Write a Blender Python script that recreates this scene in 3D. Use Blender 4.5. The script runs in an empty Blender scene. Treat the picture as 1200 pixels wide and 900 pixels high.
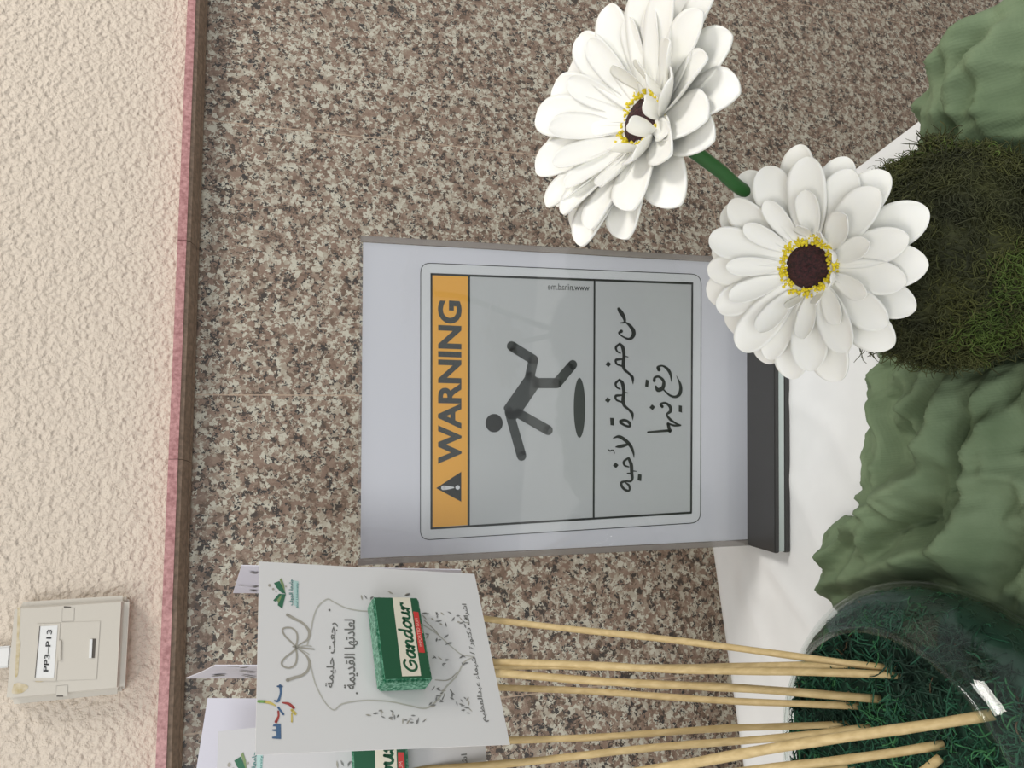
import bpy, bmesh, math, random
import numpy as np
from mathutils import Vector, Matrix, noise
from mathutils.geometry import tessellate_polygon
random.seed(7)
SC = bpy.context.scene
COL = SC.collection
R_ = math.radians

# ------------------------------------------------------------------ camera, light, exposure
CAM = np.array([0.0, 0.0, 1.163])          # eye: 1.16 m above the floor, phone held sideways
F = 920.0                                  # focal length in pixels of the 1200 x 900 frame
def basis(p, r, y):
    fwd = np.array([math.sin(y)*math.cos(p), math.cos(y)*math.cos(p), -math.sin(p)])
    right = np.array([math.cos(y), -math.sin(y), 0.0]); down = np.cross(fwd, right)
    return np.array([right*math.cos(r)+down*math.sin(r), -right*math.sin(r)+down*math.cos(r), fwd])
MC = basis(R_(17.78), R_(-0.617), R_(16.209))
cam = bpy.data.cameras.new('camera'); camo = bpy.data.objects.new('camera', cam); COL.objects.link(camo)
cam.sensor_width = 36; cam.sensor_fit = 'HORIZONTAL'; cam.lens = 36*F/1200; cam.clip_start = .01
bx_, by_, bz_ = MC[1], MC[0], -MC[2]
camo.matrix_world = Matrix(((bx_[0],by_[0],bz_[0],CAM[0]),(bx_[1],by_[1],bz_[1],CAM[1]),(bx_[2],by_[2],bz_[2],CAM[2]),(0,0,0,1)))
SC.camera = camo
w = bpy.data.worlds.new('world'); SC.world = w; w.use_nodes = True
w.node_tree.nodes['Background'].inputs[0].default_value = (0.97, 0.98, 1.0, 1)
w.node_tree.nodes['Background'].inputs[1].default_value = 0.56
def area(name, loc, rot, sx, sy, power, col):
    l = bpy.data.lights.new(name, 'AREA'); l.shape = 'RECTANGLE'; l.size = sx; l.size_y = sy; l.energy = power; l.color = col
    o = bpy.data.objects.new(name, l); COL.objects.link(o); o.location = loc; o.rotation_euler = rot; return o
area('ceiling_panel_light', (1.34, -0.24, 2.67), (0, 0, .6), .65, .50, 30, (1, .965, .91))
area('ceiling_panel_light', (-1.2, -0.8, 2.75), (0, 0, 0), 1.2, 0.6, 20, (1, .955, .89))
area('front_fill_light', (-1.3, -2.3, 1.9), (R_(76), 0, R_(-28)), 1.5, 1.3, 30, (.94, .97, 1))  # added cool fill from the front left, lifts upright surfaces; no window there
SC.view_settings.view_transform = 'Standard'; SC.view_settings.look = 'None'
SC.view_settings.gamma = 1; SC.view_settings.use_curve_mapping = False; SC.view_settings.exposure = -0.13

# ------------------------------------------------------------------ sight lines of the photograph -> places in the room
def ray(x, y): return MC.T @ np.array([(900-y-450)/F, (x-600)/F, 1.0])
def atd(x, y, d): return CAM + ray(x, y)*d
def onz(x, y, z): d = ray(x, y); return CAM + d*((z-CAM[2])/d[2])
def ony(x, y, Y): d = ray(x, y); return CAM + d*(Y/d[1])
V = lambda p: np.asarray(p, float)
def unit(v): v = V(v); return v/np.linalg.norm(v)
TZ = 0.80                                   # table height
WY = 0.777                                  # wall plane

# ------------------------------------------------------------------ materials
def mat(name, col, rough=.5, **k):
    m = bpy.data.materials.new(name); m.use_nodes = True
    b = m.node_tree.nodes['Principled BSDF']; b.inputs['Base Color'].default_value = (*col, 1); b.inputs['Roughness'].default_value = rough
    for a, v in k.items(): b.inputs[a.replace('_', ' ')].default_value = v
    return m
def nt(m): return m.node_tree.nodes, m.node_tree.links, m.node_tree.nodes['Principled BSDF']
def node(m, t, **k):
    n = m.node_tree.nodes.new(t)
    for a, v in k.items():
        if a in n.inputs: n.inputs[a].default_value = v
        else: setattr(n, a, v)
    return n
def coords(m): return node(m, 'ShaderNodeTexCoord').outputs['Object']
def ramp(m, stops, interp='LINEAR'):
    r = node(m, 'ShaderNodeValToRGB'); r.color_ramp.interpolation = interp; e = r.color_ramp.elements
    while len(e) < len(stops): e.new(0.5)
    for el, (p, c) in zip(e, stops): el.position = p; el.color = (*c, 1)
    return r
def bump(m, height, strength, dist):
    b = node(m, 'ShaderNodeBump', Strength=strength, Distance=dist); m.node_tree.links.new(height, b.inputs['Height'])
    m.node_tree.links.new(b.outputs[0], m.node_tree.nodes['Principled BSDF'].inputs['Normal'])
def noisy(m, scale, c0, c1, lo=.35, hi=.65, detail=4, bumpd=0, stretch=None):
    N, L, b = nt(m); src = coords(m)
    if stretch:
        mp = node(m, 'ShaderNodeMapping'); mp.inputs['Scale'].default_value = stretch; L.new(src, mp.inputs[0]); src = mp.outputs[0]
    n = node(m, 'ShaderNodeTexNoise', Scale=scale, Detail=detail); L.new(src, n.inputs['Vector'])
    r = ramp(m, [(lo, c0), (hi, c1)]); L.new(n.outputs[0], r.inputs[0]); L.new(r.outputs[0], b.inputs['Base Color'])
    if bumpd: bump(m, n.outputs[0], 1, bumpd)
    return m
def granite(name, grout):
    m = mat(name, (.3, .2, .2), .42); N, L, b = nt(m); c = coords(m)
    nz = node(m, 'ShaderNodeTexNoise', Scale=260.0, Detail=4); L.new(c, nz.inputs['Vector'])
    mx = node(m, 'ShaderNodeMixRGB', blend_type='LINEAR_LIGHT', Fac=.0065); L.new(c, mx.inputs[1]); L.new(nz.outputs['Color'], mx.inputs[2])
    v1 = node(m, 'ShaderNodeTexVoronoi', Scale=250.0); L.new(mx.outputs[0], v1.inputs['Vector'])
    s = node(m, 'ShaderNodeSeparateColor'); L.new(v1.outputs['Color'], s.inputs[0])
    n2 = node(m, 'ShaderNodeTexNoise', Scale=55.0, Detail=3); L.new(c, n2.inputs['Vector'])
    ad = node(m, 'ShaderNodeMath', operation='MULTIPLY_ADD'); L.new(n2.outputs[0], ad.inputs[0]); ad.inputs[1].default_value = .9; L.new(s.outputs[0], ad.inputs[2])
    sb = node(m, 'ShaderNodeMath', operation='SUBTRACT'); L.new(ad.outputs[0], sb.inputs[0]); sb.inputs[1].default_value = .45
    r = ramp(m, [(0, (.06, .05, .042)), (.12, (.16, .112, .08)), (.28, (.24, .165, .122)), (.52, (.30, .222, .168)), (.66, (.39, .34, .265)), (.9, (.56, .535, .44))])
    L.new(sb.outputs[0], r.inputs[0])
    v3 = node(m, 'ShaderNodeTexVoronoi', Scale=420.0); L.new(mx.outputs[0], v3.inputs['Vector'])
    s3 = node(m, 'ShaderNodeSeparateColor'); L.new(v3.outputs['Color'], s3.inputs[0])
    n4 = node(m, 'ShaderNodeTexNoise', Scale=90.0, Detail=1); L.new(c, n4.inputs['Vector'])
    m4 = node(m, 'ShaderNodeMath', operation='MULTIPLY'); L.new(s3.outputs[1], m4.inputs[0]); L.new(n4.outputs[0], m4.inputs[1])
    gt = node(m, 'ShaderNodeMath', operation='GREATER_THAN'); L.new(m4.outputs[0], gt.inputs[0]); gt.inputs[1].default_value = .475
    mb = node(m, 'ShaderNodeMixRGB'); L.new(gt.outputs[0], mb.inputs[0]); L.new(r.outputs[0], mb.inputs[1]); mb.inputs[2].default_value = (.045, .042, .04, 1)
    out = mb.outputs[0]
    if grout:                                # 30 x 60 cm tiles with fine pale joints
        sx = node(m, 'ShaderNodeSeparateXYZ'); L.new(c, sx.inputs[0])
        def joint(o, off, step, wd):
            a = node(m, 'ShaderNodeMath', operation='SUBTRACT'); L.new(o, a.inputs[0]); a.inputs[1].default_value = off - step/2
            f = node(m, 'ShaderNodeMath', operation='FLOORED_MODULO'); L.new(a.outputs[0], f.inputs[0]); f.inputs[1].default_value = step
            q = node(m, 'ShaderNodeMath', operation='COMPARE'); L.new(f.outputs[0], q.inputs[0]); q.inputs[1].default_value = step/2; q.inputs[2].default_value = wd
            return q.outputs[0]
        mxx = node(m, 'ShaderNodeMath', operation='MAXIMUM'); L.new(joint(sx.outputs[0], .212, .3005, .0007), mxx.inputs[0]); L.new(joint(sx.outputs[2], CAM[2]-.548, .62, .0007), mxx.inputs[1])
        ml = node(m, 'ShaderNodeMath', operation='MULTIPLY'); L.new(mxx.outputs[0], ml.inputs[0]); ml.inputs[1].default_value = .75
        mg = node(m, 'ShaderNodeMixRGB'); L.new(ml.outputs[0], mg.inputs[0]); L.new(out, mg.inputs[1]); mg.inputs[2].default_value = (.50, .38, .28, 1); out = mg.outputs[0]
    L.new(out, b.inputs['Base Color']); return m
M = {}
M['granite'] = granite('granite_tiles', True)
M['ledge'] = noisy(mat('pink_granite_ledge', (.4, .2, .2), .35), 300, (.34, .15, .15), (.62, .34, .33), .3, .7)
M['ledge_under'] = noisy(mat('brown_granite_moulding', (.25, .18, .13), .45), 220, (.17, .12, .085), (.33, .235, .17), .3, .7)
M['floor'] = noisy(mat('floor_tile', (.4, .36, .32), .4), 8, (.36, .33, .3), (.45, .42, .38))
pl = M['plaster'] = mat('stippled_plaster', (.74, .645, .535), .75)
N, L, b = nt(pl); c = coords(pl)
n1 = node(pl, 'ShaderNodeTexNoise', Scale=250.0, Detail=3, Roughness=.55); L.new(c, n1.inputs['Vector'])
v1 = node(pl, 'ShaderNodeTexVoronoi', Scale=175.0, feature='SMOOTH_F1'); L.new(c, v1.inputs['Vector'])
a1 = node(pl, 'ShaderNodeMath', operation='MULTIPLY_ADD'); L.new(n1.outputs[0], a1.inputs[0]); a1.inputs[1].default_value = 1.2; L.new(v1.outputs['Distance'], a1.inputs[2])
bump(pl, a1.outputs[0], .8, .004)
M['plate'] = mat('cream_plastic', (.62, .58, .505), .35)
M['label_white'] = mat('white_label', (.80, .80, .78), .4)
M['black'] = mat('black_ink', (.018, .018, .018), .5)
M['dark_gap'] = mat('dark_gap', (.10, .085, .07), .7)
M['stain'] = noisy(mat('yellow_glue_stain', (.6, .5, .25), .4), 150, (.50, .40, .20), (.68, .60, .45))
M['cloth'] = noisy(mat('white_paper_cloth', (.86, .87, .86), .55), 30, (.81, .82, .815), (.85, .86, .855))
M['wood'] = noisy(mat('table_wood', (.35, .24, .15), .5), 20, (.30, .2, .12), (.42, .3, .2), stretch=(1, 8, 8))
M['metal'] = mat('grey_steel', (.4, .4, .42), .35, Metallic=1.0)
M['sheet'] = mat('sign_paper', (.60, .60, .645), .45)
M['sign_white'] = mat('sign_white', (.60, .61, .625), .45)
M['sign_grey'] = mat('sign_grey', (.45, .462, .465), .45)
M['orange'] = mat('warning_orange', (.72, .36, .055), .45)
M['ink'] = mat('printed_ink', (.022, .024, .022), .45)
M['figure'] = mat('charcoal_ink', (.045, .05, .048), .45)
M['base_black'] = mat('black_acrylic', (.042, .041, .040), .3)
M['clear_band'] = mat('clear_band', (.55, .62, .60), .15)
def thin_clear(name, tint, refl, rough=.02):
    m = bpy.data.materials.new(name); m.use_nodes = True; N = m.node_tree.nodes; L = m.node_tree.links
    N.remove(N['Principled BSDF']); t = N.new('ShaderNodeBsdfTransparent'); t.inputs[0].default_value = (*tint, 1)
    g = N.new('ShaderNodeBsdfGlossy'); g.inputs['Roughness'].default_value = rough; g.inputs[0].default_value = (1, 1, 1, 1)
    lw = N.new('ShaderNodeLayerWeight'); lw.inputs[0].default_value = .5
    pw = N.new('ShaderNodeMath'); pw.operation = 'POWER'; L.new(lw.outputs['Facing'], pw.inputs[0]); pw.inputs[1].default_value = 4.5
    ma = N.new('ShaderNodeMath'); ma.operation = 'MULTIPLY_ADD'; L.new(pw.outputs[0], ma.inputs[0]); ma.inputs[1].default_value = .38; ma.inputs[2].default_value = refl
    mx = N.new('ShaderNodeMixShader'); L.new(ma.outputs[0], mx.inputs[0]); L.new(t.outputs[0], mx.inputs[1]); L.new(g.outputs[0], mx.inputs[2])
    L.new(mx.outputs[0], N['Material Output'].inputs[0]); return m
M['acrylic'] = thin_clear('clear_acrylic', (.985, .99, .99), .022)
M['acrylic_edge_glare'] = mat('acrylic_edge_glare', (.36, .325, .30), .2, Alpha=.62)  # grey-brown stands in for the wall and glare refracted by clear edges
M['glass'] = thin_clear('clear_glass', (.93, .95, .945), .02)
M['card'] = mat('white_card', (.69, .685, .68), .5)
M['card_mid'] = mat('grey_white_card', (.58, .575, .58), .5)
M['card_back'] = mat('white_paper_back', (.68, .67, .74), .5)
M['beige'] = mat('beige_ink', (.36, .34, .29), .5)
M['beige_light'] = mat('pale_beige_ink', (.46, .45, .40), .5)
M['grey_ink'] = mat('grey_ink', (.15, .15, .14), .5)
M['leaf_ink'] = mat('leaf_ink', (.22, .22, .215), .5)
M['logo_green'] = mat('logo_green', (.03, .14, .075), .5)
M['logo_olive'] = mat('logo_olive', (.20, .28, .12), .5)
M['teal'] = mat('teal_ink', (.06, .22, .20), .5)
M['teal_pale'] = mat('pale_teal_ink', (.42, .60, .57), .5)
M['blue'] = mat('blue_ink', (.07, .14, .26), .5)
M['red_ink'] = mat('red_ink', (.38, .06, .05), .5)
M['yellow_ink'] = mat('yellow_ink', (.62, .50, .14), .5)
M['lime_ink'] = mat('lime_ink', (.22, .42, .12), .5)
M['pack_green'] = mat('pack_green', (.008, .085, .036), .28)
M['pack_foil'] = noisy(mat('pack_foil', (.1, .35, .2), .25), 700, (.02, .14, .07), (.24, .48, .35), .40, .75)
M['pack_cream'] = mat('pack_cream', (.70, .66, .54), .4)
M['pack_red'] = mat('pack_red', (.55, .035, .03), .4)
M['pack_pale'] = mat('pack_pale', (.80, .45, .38), .4)
M['bamboo'] = noisy(mat('bamboo', (.6, .45, .22), .5), 60, (.50, .36, .16), (.66, .50, .25), .3, .7, stretch=(6, 6, 1))
pt = M['petal'] = mat('white_foam_petal', (.84, .835, .79), .55, Subsurface_Weight=.2)
pt.node_tree.nodes['Principled BSDF'].inputs['Subsurface Radius'].default_value = (.004, .004, .003)
M['disc'] = noisy(mat('maroon_disc', (.03, .006, .008), .8), 900, (.012, .003, .004), (.055, .012, .014), bumpd=.001)
M['stamen'] = mat('yellow_stamen', (.72, .58, .02), .6)
M['stem'] = mat('green_stem', (.022, .105, .022), .42)
for k, c0, c1 in (('moss_dark', (.022, .026, .006), (.05, .055, .013)), ('moss_olive', (.042, .048, .010), (.078, .084, .018)), ('moss_lime', (.05, .085, .012), (.10, .15, .025)),
                  ('fern_dark', (.004, .026, .014), (.010, .05, .028)), ('fern_green', (.008, .065, .034), (.018, .11, .055)), ('fern_bright', (.02, .13, .05), (.05, .2, .07)), ('fern_brown', (.09, .06, .03), (.16, .11, .06))):
    M[k] = noisy(mat(k, c0, .75), 60, c0, c1)
gz = M['gauze'] = mat('sage_gauze', (.13, .19, .10), .85)
N, L, b = nt(gz); c = coords(gz)
nn = node(gz, 'ShaderNodeTexNoise', Scale=28.0, Detail=5); L.new(c, nn.inputs['Vector'])
rr = ramp(gz, [(.3, (.150, .215, .115)), (.7, (.225, .300, .175))]); L.new(nn.outputs[0], rr.inputs[0]); L.new(rr.outputs[0], b.inputs['Base Color'])
wx = node(gz, 'ShaderNodeTexWave', Scale=230.0, Distortion=2.5); wx.bands_direction = 'X'; L.new(c, wx.inputs['Vector'])
wy = node(gz, 'ShaderNodeTexWave', Scale=230.0, Distortion=2.5); wy.bands_direction = 'Y'; L.new(c, wy.inputs['Vector'])
wa = node(gz, 'ShaderNodeMath', operation='ADD'); L.new(wx.outputs['Fac'], wa.inputs[0]); L.new(wy.outputs['Fac'], wa.inputs[1])
n9 = node(gz, 'ShaderNodeTexNoise', Scale=170.0, Detail=6, Roughness=.65); L.new(c, n9.inputs['Vector'])
wb = node(gz, 'ShaderNodeMath', operation='MULTIPLY_ADD'); L.new(n9.outputs[0], wb.inputs[0]); wb.inputs[1].default_value = 6.0; L.new(wa.outputs[0], wb.inputs[2])
bump(gz, wb.outputs[0], .15, .0005)
tr = node(gz, 'ShaderNodeBsdfTranslucent'); L.new(rr.outputs[0], tr.inputs[0])
ms = node(gz, 'ShaderNodeMixShader', Fac=.22); L.new(b.outputs[0], ms.inputs[1]); L.new(tr.outputs[0], ms.inputs[2]); L.new(ms.outputs[0], N['Material Output'].inputs[0])

# ------------------------------------------------------------------ object helpers
def thing(name, label, cat, loc, group=None):
    o = bpy.data.objects.new(name, None); COL.objects.link(o); o.location = V(loc); o.empty_display_size = .02
    o['label'] = label; o['category'] = cat
    if group: o['group'] = group
    return o
def tag(o, label, cat, group=None, kind=None):
    if label: o['label'] = label; o['category'] = cat
    if group: o['group'] = group
    if kind: o['kind'] = kind
    return o
class MB:
    """collects shapes in room coordinates and links them as ONE mesh object"""
    def __init__(s): s.v = []; s.f = []; s.m = []; s.mats = []; s.sm = []
    def mi(s, m):
        m = M[m]
        if m not in s.mats: s.mats.append(m)
        return s.mats.index(m)
    def add(s, vs, fs, m, smooth=False):
        k = len(s.v); i = s.mi(m); s.v += [tuple(map(float, p)) for p in vs]
        for f in fs: s.f.append([k+a for a in f]); s.m.append(i); s.sm.append(smooth)
    def box(s, lo, hi, m, fr=None, taper=0):
        (a, b, c), (d, e, g) = lo, hi
        vs = [(a, b, c), (d, b, c), (d, e, c), (a, e, c), (a, b, g), (d, b, g), (d, e, g), (a, e, g)]
        if fr: vs = [fr(p) for p in vs]
        s.add(vs, [(0, 3, 2, 1), (4, 5, 6, 7), (0, 1, 5, 4), (1, 2, 6, 5), (2, 3, 7, 6), (3, 0, 4, 7)], m)
    def prism(s, prof, dirv, m):            # closed outline in space swept along dirv
        n = len(prof); a = [V(p) for p in prof]; b = [p+V(dirv) for p in a]
        tri = tessellate_polygon([[Vector(p) for p in a]])
        s.add(a+b, [tuple(t) for t in tri]+[tuple(n+i for i in reversed(t)) for t in tri]+[(i, (i+1) % n, n+(i+1) % n, n+i) for i in range(n)], m)
    def tube(s, pts, rad, m, seg=8, smooth=True, cap=True):
        pts = [V(p) for p in pts]; n = len(pts); vs = []; up = None
        for i, p in enumerate(pts):
            t = unit(pts[min(i+1, n-1)]-pts[max(i-1, 0)])
            if up is None: up = np.array([0, 0, 1.]) if abs(t[2]) < .9 else np.array([1., 0, 0])
            x = unit(np.cross(up, t)); y = np.cross(t, x); up = y
            r = rad[i] if hasattr(rad, '__len__') else rad
            vs += [p+(x*math.cos(2*math.pi*k/seg)+y*math.sin(2*math.pi*k/seg))*r for k in range(seg)]
        fs = [(i*seg+k, i*seg+(k+1) % seg, (i+1)*seg+(k+1) % seg, (i+1)*seg+k) for i in range(n-1) for k in range(seg)]
        if cap: fs += [tuple(reversed(range(seg))), tuple((n-1)*seg+k for k in range(seg))]
        s.add(vs, fs, m, smooth)
    def lathe(s, prof, cx, cy, m, seg=64, closed=False):
        n = len(prof); vs = [(cx+r*math.cos(2*math.pi*k/seg), cy+r*math.sin(2*math.pi*k/seg), z) for r, z in prof for k in range(seg)]
        s.add(vs, [(i*seg+k, i*seg+(k+1) % seg, ((i+1) % n)*seg+(k+1) % seg, ((i+1) % n)*seg+k) for i in range(n if closed else n-1) for k in range(seg)], m, True)
    def build(s, name, parent=None, bevel=0, segs=2):
        me = bpy.data.meshes.new(name); o0 = V(parent.matrix_world.translation) if parent else np.zeros(3)
        if parent:
            o0 = V(parent.location) if parent.parent is None else V(parent.parent.location)
        me.from_pydata([tuple(V(p)-o0) for p in s.v], [], s.f); me.update()
        for m in s.mats: me.materials.append(m)
        me.polygons.foreach_set('material_index', s.m); me.polygons.foreach_set('use_smooth', s.sm)
        o = bpy.data.objects.new(name, me); COL.objects.link(o)
        if parent: o.parent = parent
        if bevel:
            bm = bmesh.new(); bm.from_mesh(me); bmesh.ops.recalc_face_normals(bm, faces=bm.faces)
            bmesh.ops.bevel(bm, geom=[e for e in bm.edges if e.is_manifold and e.calc_face_angle(0) > .6], offset=bevel, segments=segs, affect='EDGES'); bm.to_mesh(me); bm.free()
        return o
def catmull(pts, n):
    pts = [V(p) for p in pts]; P = [2*pts[0]-pts[1]]+pts+[2*pts[-1]-pts[-2]]; out = []
    for i in range(1, len(P)-2):
        for k in range(n):
            t = k/n; a, b, c, d = P[i-1:i+3]
            out.append(.5*((2*b)+(c-a)*t+(2*a-5*b+4*c-d)*t*t+(3*b-a-3*c+d)*t**3))
    out.append(pts[-1]); return out

# Arabic letters in their joined shapes, laid out right to left
AR = {'ا': 'FE8D FE8E', 'أ': 'FE83 FE84', 'إ': 'FE87 FE88', 'ر': 'FEAD FEAE', 'د': 'FEA9 FEAA', 'و': 'FEED FEEE', 'ة': 'FE93 FE94', 'ء': 'FE80 FE80',
      'ج': 'FE9D FE9E FE9F FEA0', 'ع': 'FEC9 FECA FECB FECC', 'ت': 'FE95 FE96 FE97 FE98', 'ح': 'FEA1 FEA2 FEA3 FEA4', 'ل': 'FEDD FEDE FEDF FEE0', 'ي': 'FEF1 FEF2 FEF3 FEF4',
      'م': 'FEE1 FEE2 FEE3 FEE4', 'ه': 'FEE9 FEEA FEEB FEEC', 'ق': 'FED5 FED6 FED7 FED8', 'ش': 'FEB5 FEB6 FEB7 FEB8', 'ف': 'FED1 FED2 FED3 FED4', 'ك': 'FED9 FEDA FEDB FEDC',
      'ب': 'FE8F FE90 FE91 FE92', 'ظ': 'FEC5 FEC6 FEC7 FEC8'}
def arabic(s):
    out = []
    for i, ch in enumerate(s):
        f = AR.get(ch)
        if not f: out.append(ch); continue
        f = f.split(); p = AR.get(s[i-1], '').split() if i else []; n = AR.get(s[i+1], '').split() if i+1 < len(s) else []
        pj = len(p) == 4; nj = len(f) == 4 and len(n) >= 2 and s[i+1] != 'ء'
        if ch == 'ء': pj = False
        out.append(chr(int(f[(1 if pj else 0)+(2 if nj else 0)] if len(f) == 4 else f[1 if pj else 0], 16)))
    return ''.join(reversed(out))
_txt = {}
def text_mesh(body, bold=0.0):
    if (body, bold) in _txt: return _txt[(body, bold)]
    c = bpy.data.curves.new('lettering', 'FONT'); c.body = body; c.offset = bold; c.resolution_u = 4
    o = bpy.data.objects.new('lettering', c); COL.objects.link(o); bpy.context.view_layer.update()
    me = bpy.data.meshes.new_from_object(o.evaluated_get(bpy.context.evaluated_depsgraph_get()))
    vs = np.array([v.co[:2] for v in me.vertices]); fs = [tuple(p.vertices) for p in me.polygons]
    bpy.data.objects.remove(o); bpy.data.curves.remove(c); bpy.data.meshes.remove(me)
    lo = vs.min(0); hi = vs.max(0); _txt[(body, bold)] = ((vs-lo)/(hi-lo), fs, (hi-lo)[0]/(hi-lo)[1]); return _txt[(body, bold)]

class Art:
    """printing on a flat sheet: origin O, axes U (right) and W (up), N towards the viewer"""
    def __init__(s, mb, O, U, W, N): s.mb, s.O, s.U, s.W, s.N = mb, V(O), unit(U), unit(W), unit(N); s.lift = .00012; s.ops = []
    def pix(s, x, y):
        d = ray(x, y); t = np.dot(s.O+s.N*s.lift-CAM, s.N)/np.dot(d, s.N); p = CAM+d*t-s.O; return np.array([p@s.U, p@s.W])
    def world(s, q, k): return s.O+s.U*q[0]+s.W*q[1]+s.N*(s.lift+k*.00005)
    def emit(s, vs, fs, m, k=0):
        vs = [V(v) for v in vs]; ff = []
        for f in fs:                        # face the viewer
            a = sum(vs[f[i]][0]*vs[f[(i+1) % len(f)]][1]-vs[f[(i+1) % len(f)]][0]*vs[f[i]][1] for i in range(len(f)))
            ff.append(tuple(f) if a > 0 else tuple(reversed(f)))
        s.ops.append((vs, ff, m, k))
        s.mb.add([s.world(v, k) for v in vs], ff, m)
    def poly(s, px, m, k=0, local=False):
        q = [V(p) if local else s.pix(*p) for p in px]
        s.emit(q, [tuple(t) for t in tessellate_polygon([[Vector((a, b, 0)) for a, b in q]])], m, k)
    def stroke(s, pts, m, k=0, sc=1, off=(0, 0), n=5, flat=False, local=False, wmul=1.0):
        """pts: (x, y, width) in picture pixels / sc + off"""
        wk = [(off[0]+p[0]/sc, off[1]+p[1]/sc, p[2]/sc*wmul) for p in pts]
        wk = catmull(wk, n) if len(wk) > 2 and n > 1 else [V(p) for p in wk]
        if local: q = [(V(p[:2]), p[2]) for p in wk]
        else:
            q = []
            for p in wk:
                a = s.pix(p[0], p[1]); q.append((a, p[2]*np.linalg.norm(s.pix(p[0]+1, p[1]+1)-a)/1.414))
        vs = []; fs = []; C = len(q)
        for i, (p, wd) in enumerate(q):
            t = q[min(i+1, C-1)][0]-q[max(i-1, 0)][0]; l = np.linalg.norm(t); t = t/l if l > 1e-12 else np.array([1., 0]); nrm = np.array([-t[1], t[0]]); vs += [p+nrm*wd/2, p-nrm*wd/2]
        fs = [(2*i, 2*i+1, 2*i+3, 2*i+2) for i in range(C-1)]
        s.emit(vs, fs, m, k)
        if not flat:
            for p, wd in (q[0], q[-1]): s.disc(p, wd/2, wd/2, m, k, True, 10)
    def disc(s, c, rx, ry, m, k=0, local=False, seg=28):
        if local: s.emit([c+np.array([rx*math.cos(6.28319*i/seg), ry*math.sin(6.28319*i/seg)]) for i in range(seg)], [tuple(range(seg))], m, k)
        else: s.poly([(c[0]+rx*math.cos(6.28319*i/seg), c[1]+ry*math.sin(6.28319*i/seg)) for i in range(seg)], m, k)
    def text(s, body, bl, br, tl, m, k=0, bold=0.0):
        """fit the lettering's box to bottom-left, bottom-right and top-left points of the picture"""
        vs, fs, _ = text_mesh(body, bold); a, b_, c_ = s.pix(*bl), s.pix(*br), s.pix(*tl)
        s.emit([a+(b_-a)*v[0]+(c_-a)*v[1] for v in vs], fs, m, k)
    def rounded(s, cs, r, m, k=0, line=None):
        """rounded quad through four picture corners; line = stroke width"""
        q = [V(p) for p in cs]; out = []
        for i in range(4):
            p, a, b_ = q[i], q[i-1], q[(i+1) % 4]; A = p+unit(a-p)*r; B = p+unit(b_-p)*r
            out += [tuple((1-t)**2*A+2*t*(1-t)*p+t*t*B) for t in np.linspace(0, 1, 7)]
        if line: s.stroke([(x, y, line) for x, y in out+[out[0]]], m, k, n=1, flat=True)
        else: s.poly(out, m, k)

# ------------------------------------------------------------------ the setting
m = MB(); m.box((-1.8, WY, CAM[2]+.06), (2.2, WY+.12, 2.8), 'plaster'); tag(m.build('wall_back'), None, None, kind='structure')
m = MB(); m.box((-1.8, WY, 0), (2.2, WY+.12, CAM[2]+.06), 'granite'); tag(m.build('trim_1'), None, None, kind='structure')
m = MB(); zc = CAM[2]; X0 = -1.8                    # the granite ledge: pink face over a brown moulded underside, in lengths with fine joints
brk = [-1.8, -1.3, -.72, -.145, .145, .36, .66, .96, 1.26, 1.56, 2.2]
for a, b_ in zip(brk[:-1], brk[1:]):
    j = random.uniform(-.0006, .0006)
    m.prism([(a+.0003, WY+.02, zc+.0776), (a+.0003, WY-.025+j, zc+.0776), (a+.0003, WY-.025+j, zc+.0696), (a+.0003, WY+.02, zc+.0696)], (b_-a-.0006, 0, 0), 'ledge')
    m.prism([(a+.0003, WY+.02, zc+.0696), (a+.0003, WY-.0235+j, zc+.0696), (a+.0003, WY-.0225+j, zc+.066), (a+.0003, WY-.013+j, zc+.0615), (a+.0003, WY-.0085+j, zc+.0610), (a+.0003, WY-.006, zc+.0595), (a+.0003, WY+.02, zc+.0595)], (b_-a-.0006, 0, 0), 'ledge_under')
tag(m.build('trim_2'), None, None, kind='structure')
m = MB(); m.box((-1.8, -2.5, -.1), (2.2, WY+.12, 0), 'floor'); tag(m.build('floor'), None, None, kind='structure')

# ------------------------------------------------------------------ data outlet on the plaster
YF = .757
def P(x, y, dy=0): p = ony(x, y, YF); return (p[0], YF+dy, p[2])
t = thing('wall_outlet', 'cream surface-mounted data outlet with printed tag on the plaster wall', 'outlet', (-.01, WY, CAM[2]+.10))
x0, x1, z0, z1 = -.0494, .0296, CAM[2]+.1046, CAM[2]+.1905
m = MB(); m.box((x0+.0012, YF+.010, z0+.0012), (x1-.0012, WY+.002, z1-.0012), 'plate'); m.build('back_box', t, bevel=.002)
m = MB(); m.box((x0, YF, z0), (x1, YF+.0125, z1), 'plate'); pf = m.build('faceplate', t, bevel=.0055, segs=5)
lab = [P(46.6, 734), P(68, 733), P(63.5, 794), P(41, 794)]
def quadbox(m_, q, dy, mt):                # a flat raised piece through four face points
    m_.prism([(p[0], YF+.0002, p[2]) for p in q], (0, -dy, 0), mt)
m = MB(); quadbox(m, [P(67, 729.5), P(118, 727.5), P(113.5, 796), P(63, 798)], .0007, 'plate'); m.build('cover_flap', pf, bevel=.0003)
m = MB(); quadbox(m, [P(43, 731), P(71.5, 730), P(66.5, 798), P(38, 798)], .0012, 'plate'); m.build('label_frame', pf, bevel=.0003)
m = MB(); quadbox(m, lab, .0015, 'label_white'); art = Art(m, (0, YF-.0015, 0), (1, 0, 0), (0, 0, 1), (0, -1, 0))
art.text('PP3–P13', (56.5, 787), (61, 738), (50.5, 787), 'black', 1, bold=.012); art.stroke([(46.6, 734, .8), (41, 794, .8)], 'dark_gap', 0, n=1); lp = m.build('name_tag', pf)
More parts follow.
